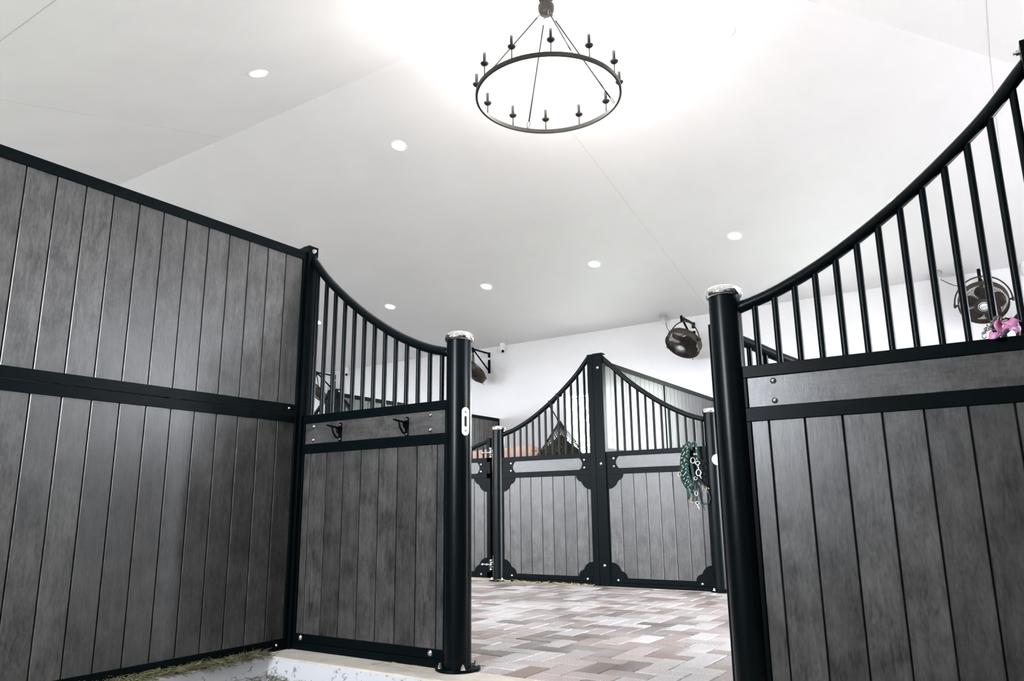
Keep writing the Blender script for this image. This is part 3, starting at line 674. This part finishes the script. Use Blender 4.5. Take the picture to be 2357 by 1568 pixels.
def jbox(x, y, label):
    z = zceil(x, y); root = empty('junction_box', (x, y, z), label, 'junction box', 'electrical boxes on the ceiling edge'); n = Vector((0, -SL, -1)).normalized()
    m = MB(); m.lathe((x, y, z), [(0, .0), (.055, .0), (.055, .045), (.050, .050), (0, .050)], 8, n, smooth=False); m.build('box_body', M['greybox'], root)
    m = MB(); m.lathe(Vector((x, y, z)) + n * .05, [(.056, 0), (.056, .004), (.012, .005), (.012, .014), (0, .014)], 8, n, smooth=False); m.build('cover', M['steel'], root)
    m = MB(); e = Vector((x, y, z)) + n * .05; m.tube([e, e + Vector((.012, .0, -.03)), e + Vector((.03, .01, -.055))], .009, 8); m.build('cable_gland', M['white'], root)
    return e + Vector((.03, .01, -.055))
j1 = jbox(-4.01, 10.06, 'grey octagonal electrical box on the ceiling edge left of the fan above the middle partition')
j2 = jbox(-.50, 10.04, 'grey octagonal electrical box on the ceiling edge left of the fan behind the right bars')
j0 = jbox(-7.55, 10.06, 'grey octagonal electrical box on the ceiling edge just behind the left round post cap')
fan(-3.615, 2.912, (-.24, -.66, -.90), 'caged wall fan fully in view between the far square post and near right post', j1)
fan(-7.22, 2.92, (-.52, -.42, -.74), 'caged fan on a wall bracket seen edge on, just right of the left round post', j0)
fan(-10.94, 2.935, (-.52, -.45, -.72), 'caged fan seen through the bars of the left near panel', None)
fan(-.075, 2.915, (.0, -.76, -.65), 'caged fan facing the camera behind the right near bars, above the pink ribbon', j2)

def camera_dev(x, y, label):
    z = min(zceil(x, y), 9) ; root = empty('security_camera', (x, y, z), label, 'security camera', 'white cameras where ceiling meets rear wall')
    m = MB(); m.lathe((x, y, z), [(0, .022), (.045, .022), (.047, -.012), (.047, -.03), (.052, -.055), (.054, -.085), (.046, -.12), (.028, -.15), (0, -.158)], 28); m.build('housing', M['white'], root)
    d = (Vector((0, 0, .7)) - Vector((x, y, z))).normalized(); d2 = Vector((d.x, d.y, 0)).normalized()
    m = MB(); cc = Vector((x, y, z - .126)) + d2 * .028; m.lathe(cc, [(.024, -.01), (.024, .016), (0, .018)], 16, d2 + Vector((0, 0, -.5))); m.build('lens', M['lens'], root)
    m = MB(); s_ = d2.cross(Vector((0, 0, 1)))
    m.tube([Vector((x, y, z - .072)) + (d2 * math.cos(q) + s_ * math.sin(q)) * .0525 + Vector((0, 0, .008 * math.cos(q * 2))) for q in (-.7, -.35, 0, .35, .7)], .0022, 5)
    m.tube([Vector((x, y, z - .036)) + (d2 * math.cos(q) + s_ * math.sin(q)) * .0475 for q in (-.35, 0, .35)], .0022, 5); m.build('marking', M['greybox'], root)
camera_dev(-6.905, 10.145, 'small white security camera high on the rear wall, right of the left round post')
camera_dev(-10.57, 10.145, 'small white security camera seen through the bars of the left near panel')
camera_dev(.385, 10.145, 'white security camera cut by the right edge, behind the near curved rail')

# ================================================================== hay net
nroot = empty('hay_net', (-3.90, 6.72, .78), 'stuffed black hay net hanging behind the bars left of the middle square post', 'hay net')
NP = [(.016, 1.600), (.035, 1.56), (.085, 1.49), (.145, 1.41), (.205, 1.32), (.26, 1.23), (.295, 1.12), (.30, 1.0), (.28, .9), (.19, .80), (.09, .74), (.01, .73)]
cx_, cy_ = -3.955, 6.86
prof = [(interp([(i, p[0]) for i, p in enumerate(NP)], t / 4), interp([(i, p[1]) for i, p in enumerate(NP)], t / 4)) for t in range(0, 4 * 11 + 1)]
def npt(r, z, a):
    wob = 1 + .07 * math.sin(3 * a + z * 9) + .05 * math.sin(5 * a - z * 13)
    return Vector((cx_ + r * wob * math.cos(a), cy_ + r * wob * .75 * math.sin(a), z))
m = MB(); K = 26
for q in range(K):
    for dr in (1, -1):
        pts = [npt(r, z, 2 * PI * q / K + dr * (2 * PI / K) * i * .5) for i, (r, z) in enumerate(prof)]
        m.tube(pts, .0028, 5, False)
m.build('net_cord', M['net'], nroot)
m = MB(); cau = -3.32 - 1.17
def onrail(u, a, r=.031): return Vector((cau + u, YFAR + r * math.cos(a), interp(CURVE, u) + r * math.sin(a)))
m.tube([npt(0, 1.56, 0), Vector((-3.885, 6.68, 1.62)), Vector((-3.882, 6.57, 1.70))] + [onrail(.605 + .011 * i, .3 + i * .8) for i in range(17)], .0062, 8)
m.build('hanging_strap', M['net'], nroot)
m = MB(); n_ = 40
pf = [(max(0, (p[0] - .018) * (1 if p[1] < 1.30 else max(.0, 1 - (p[1] - 1.30) * 5))), p[1]) for p in prof if p[1] < 1.47]
rings = []
for r, z in pf:
    rings.append([m.bm.verts.new(npt(r * (1 + random.uniform(-.12, .06)), z + random.uniform(-.006, .006), 2*PI*k/n_)) for k in range(n_)])
for A, B in zip(rings, rings[1:]):
    for k in range(n_): m.bm.faces.new((A[k], A[(k+1) % n_], B[(k+1) % n_], B[k]))
hm = m.build('hay_filling', M['haydark'], nroot)
m = MB()
def blade(m, p, d, L, w, bend=.15, mi=0):
    d = Vector(d).normalized(); s_ = d.orthogonal().normalized(); s_.rotate(Matrix.Rotation(random.uniform(0, 6.28), 3, d)); k = s_.cross(d) * L * random.uniform(-bend, bend)
    m.tube([p - d * L / 2, p + k, p + d * L / 2], [w * .6, w, w * .4], 3, False, mi=mi)
for _ in range(650):
    r, z = random.choice([q for q in prof if q[1] < 1.33]); p = npt(r * random.uniform(.9, 1.03), z, random.uniform(0, 2 * PI))
    blade(m, p, (random.gauss(0, 1), random.gauss(0, 1), random.gauss(0, .8)), random.uniform(.03, .09), .0013)
hb = m.build('hay_stems', M['hay'], nroot); hb['kind'] = 'stuff'

# ================================================================== halter with lead rope
hr = empty('horse_halter', (-2.40, 6.43, 1.24), 'dark green halter with a braided rope and metal clips hanging on the far right panel', 'halter')
YH = 6.455
def P(px, z, d=0): return Vector((px, YH - .012 - d, z))
# pixel->panel lookup was measured: x to the right, z up
m = MB()
def strand(pts, r=.009, mat=None): m.tube(pts, r, 8)
cols = [(-2.405, 1.225), (-2.41, 1.17), (-2.415, 1.11), (-2.42, 1.05), (-2.425, .99), (-2.42, .93), (-2.395, .88)]
for ph in (0, 2.1, 4.2):  # braid
    pts = []
    for i in range(61):
        t = i / 60; z = 1.232 - t * .36; xx = -2.412 - .035 * math.sin(PI * t) * 1; pts.append(P(xx + .030 * math.sin(t * 26 + ph), z, .014 + .010 * math.sin(2 * (t * 26 + ph))))
    m.tube(pts, .0115, 8)
m.tube([P(-2.43, 1.19, .02), P(-2.42, 1.245, .015), P(-2.395, 1.262, .0), P(-2.37, 1.24, .02), P(-2.365, 1.19, .02)], .011, 8)
m.tube([P(-2.385, 1.20, .02), P(-2.36, 1.25, .01), P(-2.338, 1.262, .0), P(-2.325, 1.235, .02), P(-2.325, 1.16, .018), P(-2.315, 1.11, .018)], .0105, 8)
m.build('lead_rope', M['green'], hr)
m = MB()
for i in range(26):
    t = i / 25.; z = 1.225 - t * .35; x = -2.412 - .035 * math.sin(PI * t) + .022 * math.sin(i * 2.4); m.tube([P(x - .006, z - .006, .031), P(x + .005, z + .005, .032)], .003, 6)
for z in (1.21, 1.16, 1.12): m.tube([P(-2.328, z, .028), P(-2.322, z - .014, .028)], .004, 6)
m.build('rope_fleck', M['fleck'], hr)
m = MB()
def strap(pts, w=.011): m.tube(pts, w, 6, flat=(1.0, .28))
strap([P(-2.435, 1.20, .006), P(-2.475, 1.10, .006), P(-2.49, 1.0, .008), P(-2.475, .93, .008), P(-2.435, .86, .008), P(-2.42, .80, .008), P(-2.425, .76, .010)])
strap([P(-2.45, .93, .004), P(-2.42, .87, .004), P(-2.385, .83, .006), P(-2.36, .78, .006), P(-2.35, .735, .006)])
strap([P(-2.37, .90, .010), P(-2.36, .85, .012), P(-2.355, .79, .012), P(-2.348, .745, .012)])
strap([P(-2.33, .94, .004), P(-2.30, .90, .004), P(-2.275, .865, .004), P(-2.25, .83, .006), P(-2.235, .775, .006), P(-2.25, .735, .006), P(-2.29, .722, .004), P(-2.325, .74, .004)])
strap([P(-2.39, 1.13, .006), P(-2.385, 1.05, .006), P(-2.375, .97, .006), P(-2.38, .90, .006), P(-2.40, .82, .006)])
m.build('webbing', M['greenweb'], hr)
def ringo(mm, c, r, rad, ax1=Vector((1, 0, 0)), ax2=Vector((0, 0, 1)), e=1):
    mm.tube([c + ax1 * r * math.cos(2*PI*q/18) + ax2 * r * e * math.sin(2*PI*q/18) for q in range(18)], rad, 6, closed=True)
m = MB(); ringo(m, P(-2.497, .985, .012), .014, .0032, e=1.3); ringo(m, P(-2.468, .99, .012), .012, .003, e=1.3)
for cx2, cz2, r_ in ((-2.262, .848, .4), (-2.412, .752, -.35)):
    q = Matrix.Rotation(r_, 3, 'Y'); pts = [P(cx2, cz2, .014) + q @ Vector((a * .022, 0, b * .017)) for a, b in ((-1, -1), (1, -1), (1, 1), (-1, 1))]
    m.tube(pts, .003, 6, closed=True); m.tube([P(cx2, cz2, .016) + q @ Vector((0, 0, -.018)), P(cx2, cz2, .016) + q @ Vector((0, 0, .018))], .0025, 6)
m.build('brass_buckle', M['brass'], hr)
m = MB(); ringo(m, P(-2.318, 1.075, .03), .018, .0045, e=.9); m.tube([P(-2.318, 1.055, .03), P(-2.312, 1.02, .032)], .006, 8); ringo(m, P(-2.314, .992, .034), .021, .0062, e=1.25); m.tube([P(-2.305, .968, .03), P(-2.295, .94, .03)], .005, 8)
m.build('snap_hook', M['chrome'], hr); m = MB(); ringo(m, P(-2.36, 1.10, .03), .020, .003, e=1.2); m.build('metal_ring', M['chrome'], hr); m = MB(); ringo(m, P(-2.345, .945, .03), .014, .003); m.build('metal_ring', M['chrome'], hr); m = MB(); ringo(m, P(-2.352, .815, .02), .012, .003, e=1.6); m.build('metal_ring', M['chrome'], hr); m = MB()
ringo(m, P(-2.348, .735, .02), .016, .0035, e=.8); m.tube([P(-2.350, .728, .022), P(-2.340, .70, .024), P(-2.328, .675, .024)], [.005, .0065, .003], 8)
m.build('clip_tip', M['chrome'], hr)

# ================================================================== ribbon and chain on the right near panel
rb = empty('ribbon_bow', (.03, 2.85, H['t1']), 'pink ribbon bow lying on the rail between the right near bars', 'ribbon')
def ribbon(m, pts, wv, w, seg=14):
    wv = Vector(wv).normalized(); tab = pts; prev = None; n = len(pts)
    for i in range((n - 1) * 6 + 1):
        t = i / 6; k = min(int(t), n - 2); f = t - k; p0 = Vector(tab[max(k-1, 0)]); p1 = Vector(tab[k]); p2 = Vector(tab[k+1]); p3 = Vector(tab[min(k+2, n-1)])
        p = .5 * ((2*p1) + (p2-p0)*f + (2*p0-5*p1+4*p2-p3)*f*f + (3*p1-p0-3*p2+p3)*f**3)
        row = [m.bm.verts.new(p - wv * w / 2), m.bm.verts.new(p + wv * w / 2)]
        if prev: m.bm.faces.new((prev[0], prev[1], row[1], row[0])).smooth = True
        prev = row
RY = 2.838
def rp(px, z, d=0): return (px, RY - d, z)
for nm, pts, wv, w in (('ribbon_loop', [rp(.022, 1.262), rp(.010, 1.280, .012), rp(.004, 1.262, .03), rp(.014, 1.240, .02), rp(.03, 1.245, .0)], (.5, .5, .6), .026),
                       ('ribbon_loop', [rp(-.012, 1.236, .005), rp(-.020, 1.228, .025), rp(-.004, 1.224, .035), rp(.012, 1.232, .02), rp(.022, 1.240, .004)], (.25, .3, 1), .024),
                       ('ribbon_tail', [rp(.022, 1.262, .01), rp(.036, 1.258, .024), rp(.048, 1.262, .02), rp(.056, 1.276, .012), rp(.062, 1.272, .008)], (.7, -.2, -.55), .026),
                       ('ribbon_tail', [rp(.038, 1.250, .01), rp(.052, 1.248, .02), rp(.063, 1.240, .016), rp(.064, 1.230, .010)], (.2, .5, .8), .026),
                       ('ribbon_tail', [rp(.02, 1.245, .01), rp(.03, 1.256, .02), rp(.046, 1.252, .014), rp(.058, 1.238, .01)], (.3, .4, .9), .026)):
    m = MB(); ribbon(m, pts, wv, w); o = m.build(nm, M['pink'], rb, recalc=False); sm = o.modifiers.new('Solidify', 'SOLIDIFY'); sm.thickness = .0009
cr = empty('loose_chain', (-.02, 2.835, H['t1']), 'small dark chain with a snap hook looped beside the pink ribbon on the near rail', 'chain')
cps = [(-.034, 1.228), (-.033, 1.240), (-.026, 1.252), (-.016, 1.256), (-.008, 1.262), (-.004, 1.274), (.004, 1.284), (.014, 1.286), (.022, 1.280)]
for i, (a, b) in enumerate(zip(cps, cps[1:])):
    m = MB(); d = Vector((b[0]-a[0], 0, b[1]-a[1])); link(m, Vector(((a[0]+b[0])/2, RY + .0 - .012, (a[1]+b[1])/2)), d, (0, 1, 0) if i % 2 else d.cross(Vector((0, 1, 0))), .0105, .0055, .0017); m.build('chain_link', M['dkchain'], cr)
m = MB(); ringo(m, Vector((-.002, RY - .016, 1.257)), .011, .0024); m.build('metal_ring', M['dkchain'], cr); m = MB(); ringo(m, Vector((.010, RY - .014, 1.279)), .009, .0022); m.build('metal_ring', M['dkchain'], cr); m = MB()
m.tube([(.016, RY - .012, 1.285), (.030, RY - .012, 1.280), (.044, RY - .012, 1.277)], [.003, .0045, .002], 8); m.tube([(.018, RY - .012, 1.279), (.030, RY - .012, 1.271), (.044, RY - .012, 1.276)], .002, 6); m.build('snap_hook', M['dkchain'], cr)

# ================================================================== horse (pale chestnut, eating at the net)
def skin_mesh(name, nodes, edges, mat, parent, sub=2):
    me = bpy.data.meshes.new(name); me.from_pydata([n[0] for n in nodes], edges, []); me.materials.append(mat)
    o = bpy.data.objects.new(name, me); COL.objects.link(o); o.parent = parent
    s = o.modifiers.new('Skin', 'SKIN'); s.use_smooth_shade = True
    for v, n in zip(me.skin_vertices[0].data, nodes):
        v.radius = n[1] if isinstance(n[1], tuple) else (n[1], n[1])
    me.skin_vertices[0].data[0].use_root = True
    u = o.modifiers.new('Sub', 'SUBSURF'); u.levels = sub; u.render_levels = sub
    return o
# horse local: +x forward (to the head), z up, y to its left
hn = []; he = []
def nd(p, r, par=None):
    hn.append((p, r)); i = len(hn) - 1
    if par is not None: he.append((par, i))
    return i
p0 = nd((-.24, 0, .99), (.27, .29))
rump = nd((-.50, 0, 1.03), (.26, .28), p0); tailr = nd((-.68, 0, 1.02), (.13, .15), rump)
bel = nd((.02, 0, .94), (.27, .29), p0); chest = nd((.32, 0, 1.0), (.24, .31), bel); wth = nd((.50, 0, 1.15), (.18, .30), chest)
n1 = nd((.78, 0, 1.20), (.13, .19), wth); n2 = nd((1.02, -.02, 1.235), (.115, .155), n1); n3 = nd((1.24, -.04, 1.27), (.10, .15), n2)
hd = nd((1.40, -.05, 1.22), (.09, .125), n3); h2 = nd((1.49, -.05, 1.08), (.07, .09), hd); h3 = nd((1.56, -.05, .96), (.052, .066), h2); h4 = nd((1.60, -.05, .88), (.05, .055), h3)
for s in (1, -1):
    a = nd((-.48, s * .14, .80), (.13, .15), rump); b = nd((-.38, s * .15, .60), (.075, .10), a); c = nd((-.54, s * .15, .40), (.045, .055), b); d = nd((-.52, s * .15, .14), (.034, .036), c); e2 = nd((-.48, s * .15, .04), (.045, .05), d); nd((-.46, s * .15, .0), (.05, .055), e2)
    a = nd((.42, s * .14, .76), (.11, .13), chest); b = nd((.40, s * .14, .58), (.065, .075), a); c = nd((.42, s * .14, .34), (.042, .045), b); d = nd((.42, s * .14, .12), (.033, .034), c); e2 = nd((.45, s * .14, .04), (.045, .05), d); nd((.46, s * .14, .0), (.05, .052), e2)
horse = empty('horse', (-5.98, 7.47, -.13), 'pale chestnut horse at the hay net, back and neck showing over the rail', 'horse')
body = skin_mesh('body', hn, he, M['coat'], horse)
HS = 1.115
m = MB()
for i in range(60):
    t = i / 59; bx = .55 + t * .78; bz = 1.29 + .01 * math.sin(t * 3)
    for s in range(2):
        m.tube([(bx, -.01, bz - .02), (bx + .01, .03 + .02 * random.random(), bz + .02), (bx + .02, .09 + .03 * random.random(), bz - .08), (bx + .02, .11, bz - .18 - random.random() * .05)], [.012, .013, .009, .002], 5, False)
o = m.build('mane', M['mane'], None, loc=(0, 0, 0)); o.parent = horse
m = MB()
for i in range(40):
    a = random.uniform(-.5, .5); m.tube([(-.74 , a * .05, 1.10), (-.81, a * .09, 1.0), (-.82 + .02 * a, a * .14, .7), (-.80, a * .16, .32 + random.random() * .1)], [.012, .02, .018, .003], 5, False)
o = m.build('tail', M['mane'], None, loc=(0, 0, 0)); o.parent = horse
for s in (1, -1):
    m = MB(); b0 = Vector((1.385, -.04 + s * .05, 1.31)); m.tube([b0, b0 + Vector((-.035, s * .012, .012)), b0 + Vector((-.09, s * .014, .018))], [.022, .025, .004], 8, flat=(1, .5)); o = m.build('ear', M['coat'], None, loc=(0, 0, 0)); o.parent = horse
    m = MB(); m.lathe((1.46, -.05 + s * .070, 1.17), [(0, -.016), (.013, -.010), (.017, 0), (.012, .010), (0, .015)], 12, (0, s, 0)); o = m.build('eye', M['eye'], None, loc=(0, 0, 0)); o.parent = horse
horse.scale = (HS, HS, HS); horse.rotation_euler = (0, 0, math.radians(-6))

# ================================================================== bedding hay, hedge, tub
def scatter(name, n, xr, yr, zf, label, L=(.04, .13), mat='hay', w=.0013, dens=None, cat='hay', flat=.25):
    m = MB()
    for _ in range(n):
        x, y = random.uniform(*xr), random.uniform(*yr)
        if dens and random.random() > dens(x, y): continue
        p = Vector((x, y, zf(x, y))); a = random.uniform(0, 2 * PI)
        blade(m, p, (math.cos(a), math.sin(a), random.gauss(0, flat)), random.uniform(*L), random.uniform(w * .7, w * 1.5), .2)
    o = m.build(name, M[mat], recalc=False); tag(o, label, cat, kind='stuff'); return o
hz_ = lambda x, y: -.125 + random.random() * .03 + .035 * math.exp(-((x + 3.2) ** 2) / .03) * random.random()
scatter('loose_hay', 5200, (-3.23, -1.6), (1.5, 2.645), hz_, 'loose green hay bedding on the stall floor below the concrete curb')
def curb_z(x, y): return .002 + random.random() ** 2 * .022
m = scatter('hay_wisps', 2600, (-3.305, -3.20), (1.4, 2.66), curb_z, 'thin layer of chopped hay lying along the curb under the tall left partition', (.03, .10), 'hay', .0012, lambda x, y: 1 if x < -3.235 else .35)
scatter('straw_wisps', 260, (-4.75, -3.4), (6.40, 6.46), lambda x, y: .004 + random.random() * .012, 'pale straw wisps along the foot of the far stall panel', (.02, .07), 'straw', .0016)
scatter('fallen_straw', 26, (-2.62, -2.28), (2.68, 2.80), lambda x, y: .004 + random.random() * .006, 'few straws lying on the concrete sill by the left round post', (.03, .09), 'straw', .0011)
# hedge outside, beyond the far doors
m = MB()
for _ in range(5200):
    x = random.uniform(-22, 4); y = 15.2 + random.gauss(0, .7); z = random.uniform(-.3, 3.1 + .5 * math.sin(x * .9)); s_ = random.uniform(.10, .22)
    d = Vector((random.gauss(0, 1), random.gauss(0, 1), random.gauss(0, 1))).normalized(); u_ = d.orthogonal().normalized(); v_ = d.cross(u_)
    c_ = Vector((x, y, z)); a_ = [m.bm.verts.new(c_ + q) for q in (u_ * s_, v_ * s_ * .5, -u_ * s_, -v_ * s_ * .5)]; t_ = m.bm.verts.new(c_ + d * s_ * .25); b_ = m.bm.verts.new(c_ - d * s_ * .1)
    for q in range(4): m.bm.faces.new((a_[q], a_[(q+1) % 4], t_)); m.bm.faces.new((a_[(q+1) % 4], a_[q], b_))
tag(m.build('hedge', M['leaf'], recalc=False), 'sunlit green hedge outside beyond the open door of the horse stall', 'hedge', kind='stuff')
# bucket at the bottom right edge
bk = empty('rubber_bucket', (.10, 2.40, -.13), 'black rubber bucket standing upside down at the bottom right edge', 'bucket')
m = MB(); m.lathe((.10, 2.40, -.13), [(.175, 0), (.180, .006), (.180, .02), (.170, .026), (.135, .30), (.125, .312), (.0, .314)], 40); m.build('shell', M['rubber'], bk)
m = MB(); m.tube([(.10 + .172 * math.cos(a), 2.40 - .172 * math.sin(a) * .3 - .12, -.10 + .12 * abs(math.sin(a)) * .2) for a in [PI * q / 16 for q in range(17)]], .004, 6); m.build('handle', M['dkchain'], bk)

# ================================================================== light
wd = bpy.data.worlds.new('World'); SC.world = wd; wd.use_nodes = True; t = wd.node_tree
bg = t.nodes['Background']
bg.inputs['Color'].default_value = (.87, .92, 1.0, 1); bg.inputs['Strength'].default_value = 52.0
def portal(name, loc, rot, sx, sy):
    ld = bpy.data.lights.new(name, 'AREA'); ld.shape = 'RECTANGLE'; ld.size = sx; ld.size_y = sy; ld.cycles.is_portal = True
    o = bpy.data.objects.new(name, ld); COL.objects.link(o); o.location = loc; o.rotation_euler = rot
for (a, b, z0, z1) in ops_far: portal('daylight_far', ((a + b) / 2, YR + .15, (1.22 + z1) / 2), (-PI / 2, 0, 0), b - a, z1 - 1.22)
for (a, b, z0, z1) in ops_near: portal('daylight_near', ((a + b) / 2, YN - .15, (1.22 + z1) / 2), (PI / 2, 0, 0), b - a, z1 - 1.22)
portal('daylight_aisle', (XE + .15, (D0 + D1) / 2, DZ / 2), (0, PI / 2, 0), DZ, D1 - D0)

# ================================================================== camera
f_px = 1726.38; th = .2214; az = .5849; roll = -.0117
fh = Vector((-math.sin(az), math.cos(az), 0)); rt = Vector((math.cos(az), math.sin(az), 0)); up = Vector((0, 0, 1))
F = fh * math.cos(th) + up * math.sin(th); U0 = -fh * math.sin(th) + up * math.cos(th)
R = rt * math.cos(roll) + U0 * math.sin(roll); U = U0 * math.cos(roll) - rt * math.sin(roll)
cam = bpy.data.cameras.new('Camera'); co = bpy.data.objects.new('Camera', cam); COL.objects.link(co)
mat = Matrix((( R.x, U.x, -F.x), (R.y, U.y, -F.y), (R.z, U.z, -F.z))).to_4x4(); mat.translation = Vector((0, 0, .7)); co.matrix_world = mat
cam.sensor_width = 36; cam.lens = 36 * f_px / 2357; cam.clip_start = .02; SC.camera = co
SC.view_settings.view_transform = 'Standard'; SC.view_settings.look = 'None'; SC.view_settings.gamma = 1; SC.view_settings.use_curve_mapping = False
SC.view_settings.exposure = 0.46
SC.cycles.max_bounces = 10; SC.cycles.diffuse_bounces = 6; SC.cycles.glossy_bounces = 4; SC.cycles.use_denoising = True
SC.cycles.sample_clamp_indirect = 20; SC.cycles.caustics_reflective = False; SC.cycles.caustics_refractive = False
